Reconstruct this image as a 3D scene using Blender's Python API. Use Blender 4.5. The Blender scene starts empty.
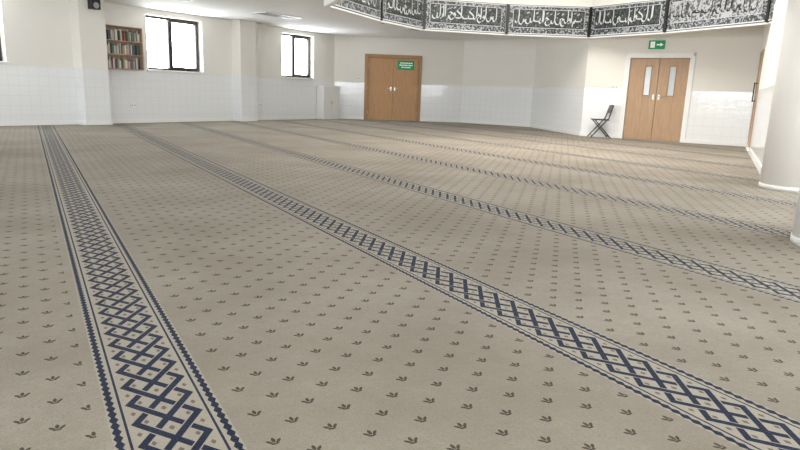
import bpy, bmesh, math, random
from mathutils import Vector, Matrix
random.seed(7)
scene=bpy.context.scene
col=bpy.context.collection

# ------------------------------------------------------------------ materials
class N:
    """tiny expression wrapper for Math nodes"""
    def __init__(s,nt,sock): s.nt=nt; s.s=sock
    def op(s,o,b=None,c=None):
        n=s.nt.nodes.new('ShaderNodeMath'); n.operation=o
        for i,v in enumerate((s,b,c)):
            if v is None: continue
            if isinstance(v,N): s.nt.links.new(v.s,n.inputs[i])
            else: n.inputs[i].default_value=v
        return N(s.nt,n.outputs[0])
    def __add__(s,b): return s.op('ADD',b)
    def __sub__(s,b): return s.op('SUBTRACT',b)
    def __mul__(s,b): return s.op('MULTIPLY',b)
    def __truediv__(s,b): return s.op('DIVIDE',b)
    def inv(s): return s.op('MULTIPLY_ADD',-1.0,1.0)
    def fr(s): return s.op('FRACT')
    def fl(s): return s.op('FLOOR')
    def ab(s): return s.op('ABSOLUTE')
    def lt(s,b): return s.op('LESS_THAN',b)
    def gt(s,b): return s.op('GREATER_THAN',b)
    def mx(s,b): return s.op('MAXIMUM',b)
    def mn(s,b): return s.op('MINIMUM',b)

def newmat(name):
    m=bpy.data.materials.new(name); m.use_nodes=True
    return m,m.node_tree,m.node_tree.nodes['Principled BSDF']
def mixc(nt,fac,a,b):
    n=nt.nodes.new('ShaderNodeMix'); n.data_type='RGBA'
    def setc(i,v):
        if isinstance(v,(tuple,list)): n.inputs[i].default_value=(*v,1)
        else: nt.links.new(v,n.inputs[i])
    if isinstance(fac,N): nt.links.new(fac.s,n.inputs[0])
    elif isinstance(fac,float): n.inputs[0].default_value=fac
    else: nt.links.new(fac,n.inputs[0])
    setc(6,a); setc(7,b); return n.outputs[2]
def pos(nt):
    g=nt.nodes.new('ShaderNodeNewGeometry'); s=nt.nodes.new('ShaderNodeSeparateXYZ')
    nt.links.new(g.outputs['Position'],s.inputs[0])
    return g.outputs['Position'],N(nt,s.outputs[0]),N(nt,s.outputs[1]),N(nt,s.outputs[2])
def noise(nt,vec,scale,detail=3,rough=.5):
    n=nt.nodes.new('ShaderNodeTexNoise'); n.inputs['Scale'].default_value=scale
    n.inputs['Detail'].default_value=detail; n.inputs['Roughness'].default_value=rough
    nt.links.new(vec,n.inputs['Vector']); return N(nt,n.outputs[0])
def simple(name,colr,rough=.5,metal=0,var=.06,scale=30,bump=0):
    m,nt,b=newmat(name)
    p,x,y,z=pos(nt)
    n=noise(nt,p,scale)
    c=mixc(nt,n,tuple(v*(1-var) for v in colr),tuple(min(1,v*(1+var)) for v in colr))
    nt.links.new(c,b.inputs['Base Color']); b.inputs['Roughness'].default_value=rough
    b.inputs['Metallic'].default_value=metal
    if bump:
        bn=nt.nodes.new('ShaderNodeBump'); bn.inputs['Strength'].default_value=bump; bn.inputs['Distance'].default_value=.01
        nt.links.new(n.s,bn.inputs['Height']); nt.links.new(bn.outputs[0],b.inputs['Normal'])
    return m

# carpet
def carpet_mat():
    m,nt,b=newmat('prayer_carpet')
    p,X,Y,Z=pos(nt)
    lx=(((X-.28)/1.535+.5).fr()-.5)*1.535
    ax=lx.ab()
    # outer sawtooth border
    tri=((Y/.036).fr()-.5).ab()*2
    bor=((ax-.139).ab()).lt(tri*.008+.005)
    pp=lx/.106
    per=.50
    def strand(ph):
        t=((Y/per+ph).fr()-.5).ab()*4-1       # triangle wave -1..1
        return (pp-t*.82).ab()
    w,g=.125,.045
    ds=[strand(k) for k in (0,.25,.5,.75)]
    nav=None
    for k in range(4):
        over=ds[(k+3)%4].lt(w+g).inv().mx(ds[(k+3)%4].lt(w))
        s_=ds[k].lt(w)*over
        nav=s_ if nav is None else nav.mx(s_)
    # small dots in the open cells
    def dotat(cx,off,rx,ry):
        f=(((Y/(per/4))+off).fr()-.5).ab()*(per/4)
        return (((ax-cx).ab())/rx+f/ry).lt(1.0)
    dots=dotat(0,.5,.009,.014).mx(dotat(.0,.0,.009,.014)).mx(dotat(.058,.5,.008,.013)).mx(dotat(.085,.0,.008,.013))
    inner=ax.lt(.106)
    edge=((ax-.113).ab()).lt(.0036)
    navin=inner*nav
    nav=bor.mx(edge).mx(navin)
    instripe=ax.lt(.155)
    # motifs
    v=Y/.085
    r=v.fl(); fy=((v-r)-.5)*.085
    par=(r*.5).fr()
    fx=(((X/.17)+par).fr()-.5)*.17
    afx=fx.ab()
    def ell(cx,cy,rx,ry,ang,xx):
        c,s=math.cos(ang),math.sin(ang)
        dx=xx-cx; dy=fy-cy
        a=(dx*c+dy*s)/rx; bb=(dx*(-s)+dy*c)/ry
        return (a*a+bb*bb).lt(1.0)
    mot=ell(0,.007,.0055,.0125,0,fx).mx(ell(.013,.0,.005,.0115,-.7,afx)).mx(ell(.0,-.012,.012,.004,0,fx))
    mot=mot*instripe.inv()*(ax.gt(.19))
    n1=noise(nt,p,260,2); n2=noise(nt,p,.9,4,.6); n3=noise(nt,p,28,3,.7); n4=noise(nt,p,110,3,.7); n5=noise(nt,p,6,3,.6)
    base=mixc(nt,((n2-.32)*2.2).mn(1.0).mx(0.0),(.290,.250,.198),(.445,.400,.335))
    base=mixc(nt,((n5-.45)*3.0).mn(1.0).mx(0.0)*.25,base,(.27,.23,.18))
    base=mixc(nt,((n3-.32)*1.6).mn(1.0).mx(0.0)*.45,base,(.235,.197,.150))
    base=mixc(nt,((n4-.48)*4.0).mn(1.0).mx(0.0)*.4,base,(.185,.155,.118))
    cstripe=mixc(nt,n4,(.48,.435,.36),(.33,.29,.235))
    c=mixc(nt,instripe,base,cstripe)
    c=mixc(nt,mot*.9,c,(.046,.032,.018))
    c=mixc(nt,inner*dots*.8,c,(.11,.072,.045))
    navc=mixc(nt,n1,(.004,.010,.030),(.013,.024,.060))
    c=mixc(nt,nav,c,navc)
    c=mixc(nt,((n1-.45)*2.2).mn(1.0).mx(0.0)*.18,c,(.09,.075,.06))
    nt.links.new(c,b.inputs['Base Color'])
    b.inputs['Roughness'].default_value=1.0
    b.inputs['Specular IOR Level'].default_value=.08
    b.inputs['Sheen Weight'].default_value=.10
    b.inputs['Sheen Roughness'].default_value=.35
    bn=nt.nodes.new('ShaderNodeBump'); bn.inputs['Strength'].default_value=.8; bn.inputs['Distance'].default_value=.01
    h=n1*.5+n4*.5+n3*.5
    nt.links.new(h.s,bn.inputs['Height']); nt.links.new(bn.outputs[0],b.inputs['Normal'])
    return m
M_CARPET=carpet_mat()

def wall_mat(name='wall_paint',hi=(.84,.815,.755),lo=(.87,.88,.88)):
    m,nt,b=newmat(name)
    p,X,Y,Z=pos(nt)
    g=nt.nodes.new('ShaderNodeNewGeometry'); s=nt.nodes.new('ShaderNodeSeparateXYZ')
    nt.links.new(g.outputs['True Normal'],s.inputs[0])
    nx=N(nt,s.outputs[0]); ny=N(nt,s.outputs[1])
    tc=X*ny-Y*nx
    n=noise(nt,p,1.5,3)
    upper=mixc(nt,n,tuple(v*.96 for v in hi),hi)
    lower=mixc(nt,n,tuple(v*.96 for v in lo),lo)
    f=Z.lt(1.22)
    ts=.203
    gx=((tc/ts).fr()-.5).ab().gt(.484); gz=((Z/ts).fr()-.5).ab().gt(.484)
    grout=gx.mx(gz)*f
    cc=mixc(nt,f,upper,lower)
    cc=mixc(nt,grout*.4,cc,(.60,.61,.61))
    nt.links.new(cc,b.inputs['Base Color'])
    r=f*-.63+.75
    nt.links.new(r.s,b.inputs['Roughness'])
    n2=noise(nt,p,5,2)
    hgt=n2-grout*.12
    bn=nt.nodes.new('ShaderNodeBump'); bn.inputs['Strength'].default_value=.2; bn.inputs['Distance'].default_value=.02
    nt.links.new(hgt.s,bn.inputs['Height']); nt.links.new(bn.outputs[0],b.inputs['Normal'])
    return m
M_WALL=wall_mat()
M_CEIL=simple('ceiling_paint',(.88,.88,.86),.8,var=.02,scale=2)
M_WHITE=simple('white_gloss',(.86,.86,.84),.35,var=.02)
M_FRAME=simple('window_frame_dark',(.045,.038,.035),.45)
M_BLACK=simple('black_plastic',(.012,.012,.013),.4)
M_CHROME=simple('brushed_steel',(.6,.6,.6),.3,1)
M_SLAT=simple('vent_grey',(.35,.36,.37),.5)
M_COL=simple('column_paint',(.84,.82,.775),.55,var=.02,scale=3)

def wood_mat(name,a,b_):
    m,nt,b=newmat(name)
    p,X,Y,Z=pos(nt)
    mp=nt.nodes.new('ShaderNodeMapping'); mp.inputs['Scale'].default_value=(9,9,.9)
    nt.links.new(p,mp.inputs[0])
    n=noise(nt,mp.outputs[0],3,5,.6)
    nt.links.new(mixc(nt,(n-.25)*2,a,b_),b.inputs['Base Color'])
    b.inputs['Roughness'].default_value=.4
    return m
M_OAK=wood_mat('oak_veneer',(.42,.215,.08),(.55,.31,.13))
M_OAK2=wood_mat('oak_veneer_pale',(.39,.24,.135),(.50,.335,.20))
M_OAKFR=wood_mat('oak_frame',(.34,.18,.07),(.43,.24,.10))
M_SHELF=wood_mat('shelf_wood',(.33,.22,.15),(.47,.33,.24))

def glass_mat():
    m=bpy.data.materials.new('window_glass'); m.use_nodes=True; nt=m.node_tree
    nt.nodes.clear()
    o=nt.nodes.new('ShaderNodeOutputMaterial'); t=nt.nodes.new('ShaderNodeBsdfTransparent')
    g=nt.nodes.new('ShaderNodeBsdfGlossy'); g.inputs['Roughness'].default_value=.05
    mx=nt.nodes.new('ShaderNodeMixShader'); mx.inputs[0].default_value=.06
    nt.links.new(t.outputs[0],mx.inputs[1]); nt.links.new(g.outputs[0],mx.inputs[2]); nt.links.new(mx.outputs[0],o.inputs[0])
    return m
M_GLASS=glass_mat()
def emis(name,c,s):
    m,nt,b=newmat(name); b.inputs['Base Color'].default_value=(*c,1)
    b.inputs['Emission Color'].default_value=(*c,1); b.inputs['Emission Strength'].default_value=s
    return m
M_GREEN=emis('sign_green',(.0,.26,.10),.15)
M_SIGNW=emis('sign_white',(.9,.95,.9),.2)
M_VISION=simple('vision_glass',(.62,.68,.72),.12,var=.1,scale=6)

def mosaic_mat(name,a,b_,scale,thr=.5):
    m,nt,b=newmat(name)
    p,X,Y,Z=pos(nt)
    v=nt.nodes.new('ShaderNodeTexVoronoi'); v.inputs['Scale'].default_value=scale
    nt.links.new(p,v.inputs['Vector'])
    s=nt.nodes.new('ShaderNodeSeparateColor'); nt.links.new(v.outputs['Color'],s.inputs[0])
    f=N(nt,s.outputs[0]).gt(thr)
    nt.links.new(mixc(nt,f,a,b_),b.inputs['Base Color'])
    b.inputs['Roughness'].default_value=.35; b.inputs['Metallic'].default_value=.2
    return m
M_SILVER=mosaic_mat('silver_mosaic',(.42,.44,.46),(.12,.125,.13),28,.62)
M_CHECK=mosaic_mat('border_mosaic',(.32,.34,.36),(.045,.048,.054),34,.42)
M_DARKP=mosaic_mat('panel_dark_green',(.022,.029,.029),(.075,.088,.087),30,.58)
M_INKB=simple('ink_black',(.008,.008,.010),.5)
M_INKW=simple('ink_silver',(.58,.60,.62),.4)

# ------------------------------------------------------------------ mesh builder
class MB:
    def __init__(s): s.bm=bmesh.new(); s.mats=[]
    def mi(s,m):
        if m not in s.mats: s.mats.append(m)
        return s.mats.index(m)
    def hexa(s,P,m):
        v=[s.bm.verts.new(p) for p in P]; k=s.mi(m)
        for f in ((0,3,2,1),(4,5,6,7),(0,1,5,4),(1,2,6,5),(2,3,7,6),(3,0,4,7)):
            s.bm.faces.new([v[i] for i in f]).material_index=k
    def box(s,fr,s0,s1,d0,d1,z0,z1,m):
        """fr=(origin,u,n): s along u, d along n (into room), z up"""
        o,u,n=fr
        def q(a,b,c): return Vector((o[0]+u[0]*a+n[0]*b,o[1]+u[1]*a+n[1]*b,c))
        s.hexa([q(s0,d0,z0),q(s1,d0,z0),q(s1,d1,z0),q(s0,d1,z0),q(s0,d0,z1),q(s1,d0,z1),q(s1,d1,z1),q(s0,d1,z1)],m)
    def tube(s,a,b,r,m,seg=12,r2=None):
        a=Vector(a); b=Vector(b); d=(b-a); L=d.length; r2=r if r2 is None else r2
        rot=d.to_track_quat('Z','Y'); k=s.mi(m)
        A=[];B=[]
        for i in range(seg):
            t=2*math.pi*i/seg; c=Vector((math.cos(t),math.sin(t),0))
            A.append(s.bm.verts.new(a+rot@(c*r))); B.append(s.bm.verts.new(b+rot@(c*r2)))
        for i in range(seg):
            j=(i+1)%seg; f=s.bm.faces.new((A[i],A[j],B[j],B[i])); f.material_index=k; f.smooth=True
        s.bm.faces.new(A[::-1]).material_index=k; s.bm.faces.new(B).material_index=k
    def face(s,P,m):
        s.bm.faces.new([s.bm.verts.new(p) for p in P]).material_index=s.mi(m)
    def obj(s,name,parent=None,bevel=0):
        bmesh.ops.recalc_face_normals(s.bm,faces=s.bm.faces[:])
        me=bpy.data.meshes.new(name); s.bm.to_mesh(me); s.bm.free()
        for m in s.mats: me.materials.append(m)
        o=bpy.data.objects.new(name,me); col.objects.link(o)
        if bevel:
            b=o.modifiers.new('bevel','BEVEL'); b.width=bevel; b.segments=2; b.limit_method='ANGLE'
        if parent: o.parent=parent
        return o
def empty(name):
    e=bpy.data.objects.new(name,None); e.empty_display_size=.2; col.objects.link(e); return e
def frame(a,b):
    """frame from a to b, n = right-hand side of travel (into room for clockwise outline)"""
    a=Vector((*a,0)); b=Vector((*b,0)); u=(b-a).normalized(); n=Vector((u.y,-u.x,0))
    return (a,u,n),(b-a).length

H=2.70; T=.30
A=(-.53,15.04); D=(8.85,19.40); E=(12.69,17.47); F=(13.75,15.13); G=(12.28,11.60); I=(14.06,8.25); J=(8.66,4.80)
K=(9.6,3.0); S1=(5.5,-4.5); S2=(-8.0,-6.5); W0=(-8.69,11.25)

def wall(name,a,b,ops=(),e0=.3,e1=.3,base=True,bname=None):
    fr,L=frame(a,b); mb=MB()
    ops=sorted(ops); cur=-e0
    for (s0,s1,z0,z1) in ops:
        mb.box(fr,cur,s0,-T,0,0,H,M_WALL)
        if z0>0: mb.box(fr,s0,s1,-T,0,0,z0,M_WALL)
        else: mb.box(fr,s0,s1,-T,-.16,0,z1,M_BLACK)
        mb.box(fr,s0,s1,-T,0,z1,H,M_WALL)
        cur=s1
    mb.box(fr,cur,L+e1,-T,0,0,H,M_WALL)
    mb.obj(name)
    if base:
        mb=MB(); cur=0
        for (s0,s1,z0,z1) in ops:
            if z0<.2:
                mb.box(fr,cur,s0-.02,0,.018,0,.10,M_WHITE); cur=s1+.02
        mb.box(fr,cur,L,0,.018,0,.10,M_WHITE)
        mb.obj('baseboard_'+name.split('_',1)[1])
    return fr,L

# ------------------------------------------------------------------ shell
frL,LL=frame(W0,D)
sA=(Vector((*A,0))-frL[0]).dot(frL[1])
def sw(s): return s+sA
WIN=[(-1.25,.24),(3.43,5.05),(7.93,9.33)]
WZ=(1.28,2.56)
ops=[(sw(a),sw(b),*WZ) for a,b in WIN]+[(sw(-5.6),sw(-4.0),*WZ)]
wall('wall_left',W0,D,ops,e0=.0,e1=.0)
frB,LB=wall('wall_far',D,E,[(1.05,2.86,0,2.10)],e0=.3,e1=.1)
frC,LC=wall('wall_corner',E,F,e0=.05,e1=.3)
frD,LD=wall('wall_return',F,G,e0=.0,e1=.0)
frE,LE=frame(G,I)
sp=(Vector((12.78,10.67,0))-frE[0]).dot(frE[1])
D2=(sp-.06,sp+1.40)
wall('wall_right',G,I,[(D2[0],D2[1],0,2.02)],e0=.0,e1=.3)
frR,LR=wall('wall_side',I,J,[(.9,1.9,0,2.02)],e0=.0,e1=.0)
wall('wall_alcove',J,K,e0=.0,e1=.3,base=False)
wall('wall_passage',K,S1,[(1.5,6.5,1.0,2.5)],e0=.0,e1=.3,base=False)
wall('wall_rear',S1,S2,[(1,5.5,.9,2.5),(7.5,12,.9,2.5)],e0=.0,e1=.3,base=False)
wall('wall_west',S2,W0,[(2,7,.9,2.5),(10,15,.9,2.5)],e0=.0,e1=.3,base=False)

outline=[W0,D,E,F,G,I,J,K,S1,S2]
mb=MB(); mb.face([Vector((x,y,0)) for x,y in outline],M_CARPET)
fo=mb.obj('floor')
if fo.data.polygons[0].normal.z<0: fo.data.flip_normals()

RING=[(4.76,10.66),(6.54,12.03),(8.16,12.91),(10.16,12.30),(11.90,11.26),(12.03,9.21),(11.68,6.79),(10.6,5.4),(8.7,4.9),(6.6,5.0),(5.0,6.2),(4.3,8.3)]
def ring_off(d):
    out=[]; n=len(RING)
    for i in range(n):
        p=Vector(RING[i]); a=Vector(RING[i-1]); b=Vector(RING[(i+1)%n])
        u1=(p-a).normalized(); u2=(b-p).normalized()
        n1=Vector((-u1.y,u1.x)); n2=Vector((-u2.y,u2.x))
        k=(n1+n2).normalized(); out.append(p+k*d/max(.3,k.dot(n1)))
    return out
ro=ring_off(.10)
bm=bmesh.new()
es=[]
for loop in (outline,[tuple(p) for p in ro]):
    vs=[bm.verts.new((p[0],p[1],H)) for p in loop]
    for i in range(len(vs)): es.append(bm.edges.new((vs[i],vs[(i+1)%len(vs)])))
bmesh.ops.triangle_fill(bm,use_beauty=True,edges=es)
c=Vector((8.4,8.6))
dele=[f for f in bm.faces if (f.calc_center_median().xy-c).length<2.0]
if dele: bmesh.ops.delete(bm,geom=dele,context='FACES')
me=bpy.data.meshes.new('ceiling'); bm.to_mesh(me); bm.free(); me.materials.append(M_CEIL)
oc=bpy.data.objects.new('ceiling',me); col.objects.link(oc)
mb=MB(); n=len(RING)
ZB=2.42; ZT=3.11
for i in range(n):
    a=RING[i]; b=RING[(i+1)%n]; ao=ro[i]; bo=ro[(i+1)%n]
    def V(p,z): return Vector((p[0],p[1],z))
    mb.hexa([V(a,ZB-.03),V(b,ZB-.03),V(bo,ZB-.03),V(ao,ZB-.03),V(a,4.3),V(b,4.3),V(bo,4.3),V(ao,4.3)],M_CEIL)
mb.face([Vector((p[0],p[1],4.3)) for p in ro],M_CEIL)
mb.obj('ceiling_drum')

# ------------------------------------------------------------------ calligraphy panels
def catmull(P,k=7):
    P=[Vector(p) for p in P]; Q=[P[0]*2-P[1]]+P+[P[-1]*2-P[-2]]; out=[]
    for i in range(1,len(Q)-2):
        for j in range(k):
            t=j/k; a,b,c2,d=Q[i-1],Q[i],Q[i+1],Q[i+2]
            out.append(.5*((2*b)+(c2-a)*t+(2*a-5*b+4*c2-d)*t*t+(3*b-a-3*c2+d)*t**3))
    out.append(P[-1]); return out
GL={
 'alif':(.34,[[(.12,1.95),(.17,1.3),(.13,.6),(.10,.02)]]),
 'lam':(.75,[[(.62,2.0),(.66,1.2),(.62,.35),(.50,.0),(.28,-.16),(.08,.0),(.03,.22)]]),
 'noon':(.95,[[(.86,.55),(.90,.15),(.72,-.32),(.40,-.42),(.12,-.22),(.05,.16)]]),
 'ba':(1.15,[[(1.08,.52),(1.10,.18),(.9,.04),(.5,.0),(.15,.06),(.04,.36)]]),
 'ha':(.85,[[(.10,.62),(.35,.74),(.68,.56),(.80,.50)],[(.72,.55),(.30,.30),(.18,-.1),(.42,-.42),(.82,-.40)]]),
 'waw':(.6,[[(.48,.28),(.30,.48),(.18,.28),(.36,.12),(.50,.30),(.46,-.1),(.22,-.36),(.0,-.40)]]),
 'kaf':(1.1,[[(.85,1.75),(.35,1.25),(.30,1.08),(.95,.55),(1.02,.15),(.8,.0),(.3,.0),(.02,.06)]]),
 'meem':(.5,[[(.45,.12),(.30,.42),(.12,.26),(.26,.04),(.46,.10)],[(.14,.2),(.06,-.2),(.08,-.6)]]),
 'sin':(1.3,[[(1.26,.5),(1.2,.08),(1.04,.12),(1.02,.42),(.98,.10),(.82,.10),(.80,.44),(.74,.0),(.6,-.34),(.32,-.4),(.06,-.2),(.02,.15)]]),
 'ra':(.45,[[(.40,.42),(.38,.05),(.22,-.24),(-.05,-.36)]]),
}
def calligraphy(mb,fr,s0,s1,z0,z1,off,mat,seed):
    rnd=random.Random(seed); o,u,nn=fr
    Hh=z1-z0; x=Hh/2.75; base=z0+.30*Hh
    nib=Vector((math.cos(math.radians(48)),math.sin(math.radians(48))))*x*.20
    def q(p,d): return Vector((o.x+u.x*p.x+nn.x*d,o.y+u.y*p.x+nn.y*d,p.y))
    cnt=[0]
    def stroke(P,w=1.0):
        pts=catmull(P); cnt[0]+=1; d=off+cnt[0]*.00004; nb=nib*w*.5
        L=len(pts)
        for i in range(L-1):
            t0=min(1,.45+3*min(i,L-1-i)/L); t1=min(1,.45+3*min(i+1,L-2-i)/L)
            a=pts[i];b=pts[i+1]
            side=Vector((-(b-a).y,(b-a).x)).normalized()*x*.025
            if side.dot(nb)<0: side=-side
            mb.face([q(a-nb*t0-side,d),q(b-nb*t1-side,d),q(b+nb*t1+side,d),q(a+nb*t0+side,d)],mat)
    def diamond(cx,cz,r):
        mb.face([q(Vector((cx-r,cz)),off+.003),q(Vector((cx,cz-r)),off+.003),q(Vector((cx+r,cz)),off+.003),q(Vector((cx,cz+r)),off+.003)],mat)
    cur=s0+.04
    last=None
    while cur<s1-.16:
        k=rnd.choice(['alif','lam','alif','lam','noon','ba','ha','waw','kaf','meem','sin','ra','alif'])
        if k==last and k!='alif': continue
        last=k; adv,ss=GL[k]
        if cur+adv*x>s1-.03: 
            k='alif'; adv,ss=GL[k]
        dz=rnd.choice([0,0,.12,-.05,.3 if k in('ha','waw','meem','ra','ba') else 0])
        for P in ss: stroke([Vector((cur+px*x,base+(pz+dz)*x)) for px,pz in P],1.0)
        if k in('noon','ba','ra','ha'):
            for t in range(rnd.choice([1,2])): diamond(cur+(adv*.4+.2*t)*x,base+rnd.choice([.85,-.62])*x,.085*x)
        if k not in('alif','kaf','lam') and rnd.random()<.75:
            cx=cur+adv*.3*x; cz=base+rnd.uniform(1.15,1.6)*x
            stroke([Vector((cx,cz)),Vector((cx+.2*x,cz+.1*x)),Vector((cx+.42*x,cz+.24*x))],.5)
            if rnd.random()<.5: stroke([Vector((cx,cz-.16*x)),Vector((cx+.2*x,cz-.06*x)),Vector((cx+.42*x,cz+.08*x))],.45)
        cur+=adv*x*rnd.uniform(.78,.92)
segs=[(i,(i+1)%n) for i in range(n)]
for i,j in segs:
    fr,L=frame(RING[i],RING[j]); mb=MB()
    light=i in (5,6)
    e=.035
    mb.box(fr,e,L-e,.0,.012,ZB,ZT,M_BLACK)
    mb.box(fr,e+.02,L-e-.02,.012,.018,ZB+.02,ZT-.02,M_CHECK)
    mb.box(fr,e+.02,L-e-.02,.018,.026,ZB+.012,ZB+.035,M_INKW)
    mb.box(fr,e+.02,L-e-.02,.018,.026,ZT-.035,ZT-.012,M_INKW)
    a0,a1,b0,b1=e+.12,L-e-.12,ZB+.17,ZT-.11
    mb.box(fr,a0-.012,a1+.012,.018,.024,b0-.012,b1+.012,M_INKW)
    mb.box(fr,a0,a1,.024,.030,b0,b1,M_SILVER if light else M_DARKP)
    calligraphy(mb,fr,a0,a1,b0+.01,b1-.01,.032,M_INKB if light else M_INKW,11+i)
    mb.box(fr,-.02,e,.0,.03,ZB-.01,ZT,M_BLACK)
    mb.obj('calligraphy_panel')

# ------------------------------------------------------------------ windows
frA=(Vector((*A,0)),frL[1],frL[2])
def window(name,fr,s0,s1,z0,z1,frm=M_FRAME,mull=(.46,),sill=True):
    e=empty(name)
    mb=MB(); w=.055; d0,d1=-.24,-.17
    mb.box(fr,s0,s1,d0,d1,z0,z0+w,frm); mb.box(fr,s0,s1,d0,d1,z1-w,z1,frm)
    mb.box(fr,s0,s0+w,d0,d1,z0+w,z1-w,frm); mb.box(fr,s1-w,s1,d0,d1,z0+w,z1-w,frm)
    W=s1-s0
    for k in mull: mb.box(fr,s0+W*k-w/2,s0+W*k+w/2,d0,d1,z0+w,z1-w,frm)
    a=s0+W*mull[0]+w/2; b=s1-w; c=.04
    mb.box(fr,a,b,d0+.01,d1+.02,z0+w,z0+w+c,frm); mb.box(fr,a,b,d0+.01,d1+.02,z1-w-c,z1-w,frm)
    mb.box(fr,a,a+c,d0+.01,d1+.02,z0+w+c,z1-w-c,frm); mb.box(fr,b-c,b,d0+.01,d1+.02,z0+w+c,z1-w-c,frm)
    mb.box(fr,(a+b)/2-.05,(a+b)/2+.05,d1+.02,d1+.04,z0+w+.01,z0+w+.03,M_CHROME)
    mb.obj('frame',e)
    mb=MB(); mb.box(fr,s0+w,s1-w,-.21,-.205,z0+w,z1-w,M_GLASS); mb.obj('glass',e)
    if sill:
        mb=MB(); mb.box(fr,s0-.05,s1+.05,-.17,.05,z0-.035,z0,M_WHITE); mb.obj('sill',e,bevel=.006)
def portal(fr,s0,s1,z0,z1,d=-.28):
    o,u,nn=fr; L=bpy.data.lights.new('portal','AREA'); L.shape='RECTANGLE'; L.size=s1-s0; L.size_y=z1-z0
    L.cycles.is_portal=True
    ob=bpy.data.objects.new('window_portal',L); col.objects.link(ob)
    c=o+u*((s0+s1)/2)+nn*d; c.z=(z0+z1)/2
    z=-nn; y=Vector((0,0,1)); x=y.cross(z)
    ob.matrix_world=Matrix.Translation(c)@Matrix((x,y,z)).transposed().to_4x4()
for k,(a,b) in enumerate(WIN):
    window('window_%d'%(k+1),frA,a,b,*WZ); portal(frA,a,b,*WZ)
window('window_4',frA,-5.6,-4.0,*WZ); portal(frA,-5.6,-4.0,*WZ)
kk=5
for a,b,lst in ((K,S1,[(1.5,6.5,1.0,2.5)]),(S1,S2,[(1,5.5,.9,2.5),(7.5,12,.9,2.5)]),(S2,W0,[(2,7,.9,2.5),(10,15,.9,2.5)])):  # out-of-view windows, added to bring light to the near part
    fr,L=frame(a,b)
    for o in lst:
        window('window_%d'%kk,fr,*o,mull=(.33,.66)); portal(fr,*o); kk+=1

for nm,(a,b) in (('trim_1',(1.60,2.19)),('trim_2',(6.02,6.58))):
    mb=MB(); mb.box(frA,a,b,.0,.35,0,H,M_WALL); mb.box(frA,a-.015,b+.015,.0,.365,0,.10,M_WHITE); mb.obj(nm)

# bookshelf
e=empty('wall_bookshelf')
a,b,z0,z1,dp=2.24,3.16,1.24,2.20,.24
mb=MB(); t=.022
mb.box(frA,a,a+t,.005,dp,z0,z1,M_SHELF); mb.box(frA,b-t,b,.005,dp,z0,z1,M_SHELF)
mb.box(frA,a+t,b-t,.005,.015,z0,z1,M_SHELF)
shz=[z0,z0+.32,z0+.62,z1-t]
for z in shz: mb.box(frA,a+t,b-t,.015,dp,z,z+t,M_SHELF)
mb.obj('carcass',e)
bc=[simple('book_%d'%i,c_,.6) for i,c_ in enumerate([(.30,.09,.07),(.08,.14,.26),(.6,.55,.45),(.10,.18,.12),(.7,.68,.64),(.45,.42,.38),(.45,.36,.2)])]
mb=MB()
for z in shz[:-1]:
    s=a+t+.01
    while s<b-t-.06:
        w=random.uniform(.018,.045); h=random.uniform(.17,.26)
        if random.random()<.85: mb.box(frA,s,s+w,.03,random.uniform(.15,.2),z+t,z+t+h,random.choice(bc))
        s+=w+.002
mb.obj('books',e)

mb=MB(); mb.box(frA,1.80,2.0,.375,.53,2.46,2.68,M_BLACK); mb.box(frA,1.87,1.93,.35,.376,2.52,2.62,M_BLACK)
mb.tube(frA[0]+frA[1]*1.9+frA[2]*.53+Vector((0,0,2.54)),frA[0]+frA[1]*1.9+frA[2]*.536+Vector((0,0,2.54)),.065,M_SLAT,20)
mb.obj('wall_speaker',bevel=.008)

e=empty('radiator_cabinet')
mb=MB(); mb.box(frA,9.45,10.22,.02,.32,0,1.02,M_WHITE); mb.box(frA,9.42,10.25,.02,.35,1.02,1.06,M_WHITE)
mb.box(frA,9.52,9.82,.32,.33,.12,.94,M_WHITE); mb.box(frA,9.85,10.15,.32,.33,.12,.94,M_WHITE); mb.obj('body',e,bevel=.005)
mb=MB()
for s in (9.80,9.87): mb.box(frA,s-.008,s+.008,.33,.345,.5,.58,M_CHROME)
mb.obj('knobs',e)

def plate(name,fr,s,z,w=.15,h=.09,m=M_WHITE):
    mb=MB(); mb.box(fr,s-w/2,s+w/2,0,.012,z-h/2,z+h/2,m)
    for k in (-.035,.035): mb.box(fr,s+k-.008,s+k+.008,.012,.0145,z-.015,z+.015,M_BLACK)
    mb.obj(name,bevel=.003)
plate('wall_socket',frA,2.98,.42); plate('wall_socket',frA,7.05,.45); plate('wall_socket',frB,.55,.45)
plate('light_switch',frB,.80,1.35,.09,.09)

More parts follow.
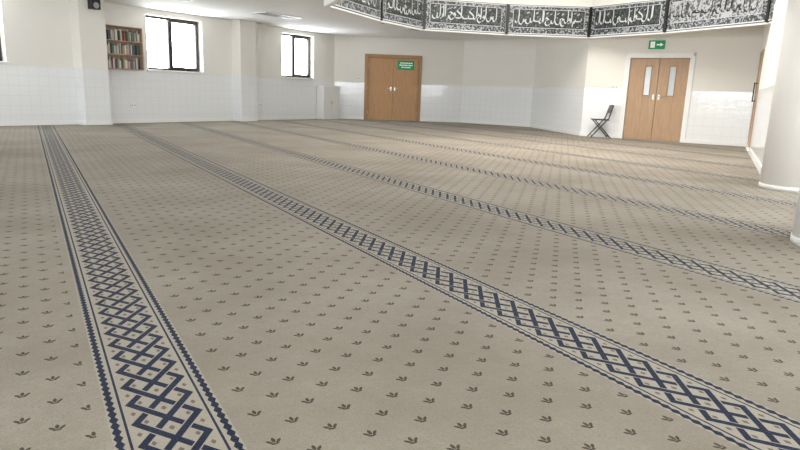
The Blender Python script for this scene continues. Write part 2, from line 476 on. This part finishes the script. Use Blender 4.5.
# ------------------------------------------------------------------ doors
def ddoor(name,fr,s0,s1,top,wood,frm,vision,sign=False):
    e=empty(name); w=.06
    mb=MB()
    mb.box(fr,s0,s0+w,-.14,.02,0,top,frm); mb.box(fr,s1-w,s1,-.14,.02,0,top,frm); mb.box(fr,s0+w,s1-w,-.14,.02,top-w,top,frm)
    for (x0_,x1_) in ((s0-.05,s0+.008),(s1-.008,s1+.05)): mb.box(fr,x0_,x1_,.0,.026,0,top+.05,frm)
    mb.box(fr,s0-.05,s1+.05,.0,.026,top-.008,top+.05,frm)
    mb.box(fr,s0+w,s1-w,-.158,.0,-.001,.004,M_SLAT)
    mb.obj('frame',e)
    mid=(s0+s1)/2
    for k,(a,b) in enumerate(((s0+w+.003,mid-.004),(mid+.004,s1-w-.003))):
        mb=MB(); d0,d1=-.10,-.05; zt=top-w-.004
        if vision:
            c=(a+b)/2+(.10 if k==0 else -.02)*1; va,vb=c-.07,c+.07; vz0,vz1=1.08,1.76
            mb.box(fr,a,va,d0,d1,.008,zt,wood); mb.box(fr,vb,b,d0,d1,.008,zt,wood)
            mb.box(fr,va,vb,d0,d1,.008,vz0,wood); mb.box(fr,va,vb,d0,d1,vz1,zt,wood)
            mb.box(fr,va,vb,d0+.015,d1-.015,vz0,vz1,M_VISION)
            for (p0,p1,q0,q1) in ((va-.018,va+.004,vz0-.018,vz1+.018),(vb-.004,vb+.018,vz0-.018,vz1+.018)):
                mb.box(fr,p0,p1,d1,d1+.01,q0,q1,M_OAKFR)
            for q0,q1 in ((vz0-.018,vz0+.004),(vz1-.004,vz1+.018)): mb.box(fr,va,vb,d1,d1+.01,q0,q1,M_OAKFR)
        else:
            mb.box(fr,a,b,d0,d1,.008,zt,wood)
        mb.obj('leaf_%d'%(k+1),e,bevel=.003)
        mb=MB(); o,u,nn=fr; hs_=b-.06 if k==0 else a+.06
        def q(s,d,z): v=o+u*s+nn*d; return Vector((v.x,v.y,z))
        mb.box(fr,hs_-.02,hs_+.02,d1,d1+.004,.98,1.10,M_CHROME)
        mb.tube(q(hs_,d1,1.06),q(hs_,d1+.05,1.06),.009,M_CHROME)
        mb.tube(q(hs_,d1+.05,1.06),q(hs_+(-.11 if k==0 else .11),d1+.05,1.06),.009,M_CHROME)
        ss=a+.004 if k==0 else b-.004
        for z in (.25,1.05,1.8): mb.tube(q(ss,d1+.004,z-.05),q(ss,d1+.004,z+.05),.007,M_CHROME)
        mb.obj('handle_%d'%(k+1),e)
    if sign:
        mb=MB(); mb.box(fr,2.10,2.66,-.05,-.042,1.68,1.98,M_GREEN)
        for (z,l) in ((1.90,.40),(1.83,.44),(1.76,.30)): 
            s=2.38-l/2
            while s<2.38+l/2:
                ww=random.uniform(.03,.07); mb.box(fr,s,s+ww,-.042,-.0405,z-.016,z+.016,M_SIGNW); s+=ww+.015
        mb.obj('sign',e)
ddoor('door_1',frB,1.05,2.86,2.10,M_OAK,M_OAKFR,False,True)
ddoor('door_2',frE,D2[0],D2[1],2.02,M_OAK2,M_WHITE,True)
e=empty('door_3'); mb=MB()
mb.box(frR,.9,.95,-.12,.02,0,2.02,M_SHELF); mb.box(frR,1.85,1.9,-.12,.02,0,2.02,M_SHELF); mb.box(frR,.95,1.85,-.12,.02,1.97,2.02,M_SHELF); mb.obj('frame',e)
mb=MB(); mb.box(frR,.955,1.845,-.06,-.015,.008,1.965,M_WHITE); mb.obj('leaf_1',e)
mb=MB(); o,u,nn=frR
def q3(s,d,z): v=o+u*s+nn*d; return Vector((v.x,v.y,z))
mb.tube(q3(1.05,.05,1.0),q3(1.05,.05,1.4),.012,M_BLACK); mb.tube(q3(1.05,-.015,1.02),q3(1.05,.05,1.02),.01,M_BLACK); mb.tube(q3(1.05,-.015,1.38),q3(1.05,.05,1.38),.01,M_BLACK)
mb.obj('pull_handle',e)

mb=MB(); c_=(D2[0]+D2[1])/2-.10
mb.box(frE,c_-.18,c_+.18,0,.05,2.16,2.36,M_GREEN)
mb.box(frE,c_-.14,c_-.04,.05,.052,2.19,2.33,M_SIGNW)
mb.box(frE,c_+.0,c_+.09,.05,.052,2.245,2.275,M_SIGNW)
o,u,nn=frE
def qe(s,z): v=o+u*s+nn*.0515; return Vector((v.x,v.y,z))
mb.face([qe(c_+.08,2.215),qe(c_+.15,2.26),qe(c_+.08,2.305)],M_SIGNW)
mb.obj('exit_sign')
plate('light_switch',frE,D2[0]-.25,1.25,.09,.09)
# ------------------------------------------------------------------ columns
def column(cx,cy,r=.33):
    mb=MB(); mb.tube((cx,cy,0),(cx,cy,H),r,M_COL,64); mb.tube((cx,cy,0),(cx,cy,.05),r+.006,M_COL,64)
    mb.tube((cx,cy,H-.08),(cx,cy,H-.001),r,M_COL,64,r+.05)
    mb.obj('round_column')
column(7.62,3.86); column(4.83,2.02)

# ------------------------------------------------------------------ folding chair
e=empty('folding_chair')
fd=Vector((-.80,.60,0)).normalized(); sd=Vector((-fd.y,fd.x,0)); c0=Vector((12.28,10.98,0))
def ch(x,y,z): return c0+fd*x+sd*y+Vector((0,0,z))
mb=MB(); r=.013
for y in (-.21,.21):
    mb.tube(ch(-.24,y,.80),ch(-.16,y,.5),r,M_BLACK); mb.tube(ch(-.16,y,.5),ch(.24,y,0.012),r,M_BLACK)
    y2=y*.86
    mb.tube(ch(.17,y2,.45),ch(-.24,y2,0.012),r,M_BLACK)
mb.tube(ch(-.24,-.21,.80),ch(-.24,.21,.80),r,M_BLACK)
mb.tube(ch(.20,-.21,.06),ch(.20,.21,.06),r*.8,M_BLACK); mb.tube(ch(-.19,-.18,.06),ch(-.19,.18,.06),r*.8,M_BLACK)
mb.obj('tube_frame',e)
mb=MB()
frc=(c0,fd,sd)
mb.box(frc,-.18,.21,-.19,.19,.435,.465,M_BLACK); mb.obj('seat',e,bevel=.012)
mb=MB(); mb.hexa([ch(-.205,-.2,.62),ch(-.185,-.2,.62),ch(-.185,.2,.62),ch(-.205,.2,.62),ch(-.245,-.2,.79),ch(-.225,-.2,.79),ch(-.225,.2,.79),ch(-.245,.2,.79)],M_BLACK)
mb.obj('backrest',e,bevel=.006)

# ------------------------------------------------------------------ ceiling fittings
def vent(cx,cy,w,h):
    fr=(Vector((cx,cy,0)),frL[1],frL[2]); mb=MB()
    mb.box(fr,-w/2,w/2,-h/2,-h/2+.03,H-.02,H-.001,M_WHITE); mb.box(fr,-w/2,w/2,h/2-.03,h/2,H-.02,H-.001,M_WHITE)
    mb.box(fr,-w/2,-w/2+.03,-h/2,h/2,H-.02,H-.001,M_WHITE); mb.box(fr,w/2-.03,w/2,-h/2,h/2,H-.02,H-.001,M_WHITE)
    k=-h/2+.05
    while k<h/2-.04: mb.box(fr,-w/2+.03,w/2-.03,k,k+.02,H-.016,H-.001,M_SLAT); k+=.04
    mb.obj('ceiling_vent')
vent(5.47,15.4,1.2,.5); vent(2.6,13.9,1.2,.5); vent(9.6,15.6,.6,.3)
def smoke(cx,cy):
    mb=MB(); mb.tube((cx,cy,H-.001),(cx,cy,H-.03),.055,M_WHITE,24); mb.tube((cx,cy,H-.03),(cx,cy,H-.055),.04,M_SLAT,24,.03); mb.obj('smoke_detector')
smoke(8.0,14.6); smoke(6.4,13.0)

# ------------------------------------------------------------------ lights
w=bpy.data.worlds.new('sky'); scene.world=w; w.use_nodes=True
bg=w.node_tree.nodes['Background']; bg.inputs[0].default_value=(.92,.96,1.0,1); bg.inputs[1].default_value=20.0
L=bpy.data.lights.new('drum_fill_light','AREA'); L.shape='DISK'; L.size=5.0; L.energy=400; L.color=(1,.96,.90)  # unseen area light added inside the drum to brighten the room
o=bpy.data.objects.new('drum_fill',L); col.objects.link(o); o.location=(8.4,8.6,4.2)

# ------------------------------------------------------------------ camera
f=620
U=Vector((.035,1,133/f)).normalized(); Yv=Vector((-374,146,-f)); Yv=(Yv-U*Yv.dot(U)).normalized(); Xv=Yv.cross(U)
R=Matrix((Xv,Yv,U))
cd=bpy.data.cameras.new('camera'); cd.sensor_width=36; cd.lens=f/800*36; cd.clip_start=.05
co=bpy.data.objects.new('camera',cd); col.objects.link(co)
co.matrix_world=Matrix.Translation((0,0,.95))@R.to_4x4()
scene.camera=co
scene.view_settings.view_transform='Standard'
scene.view_settings.look='None'
scene.view_settings.exposure=0.0
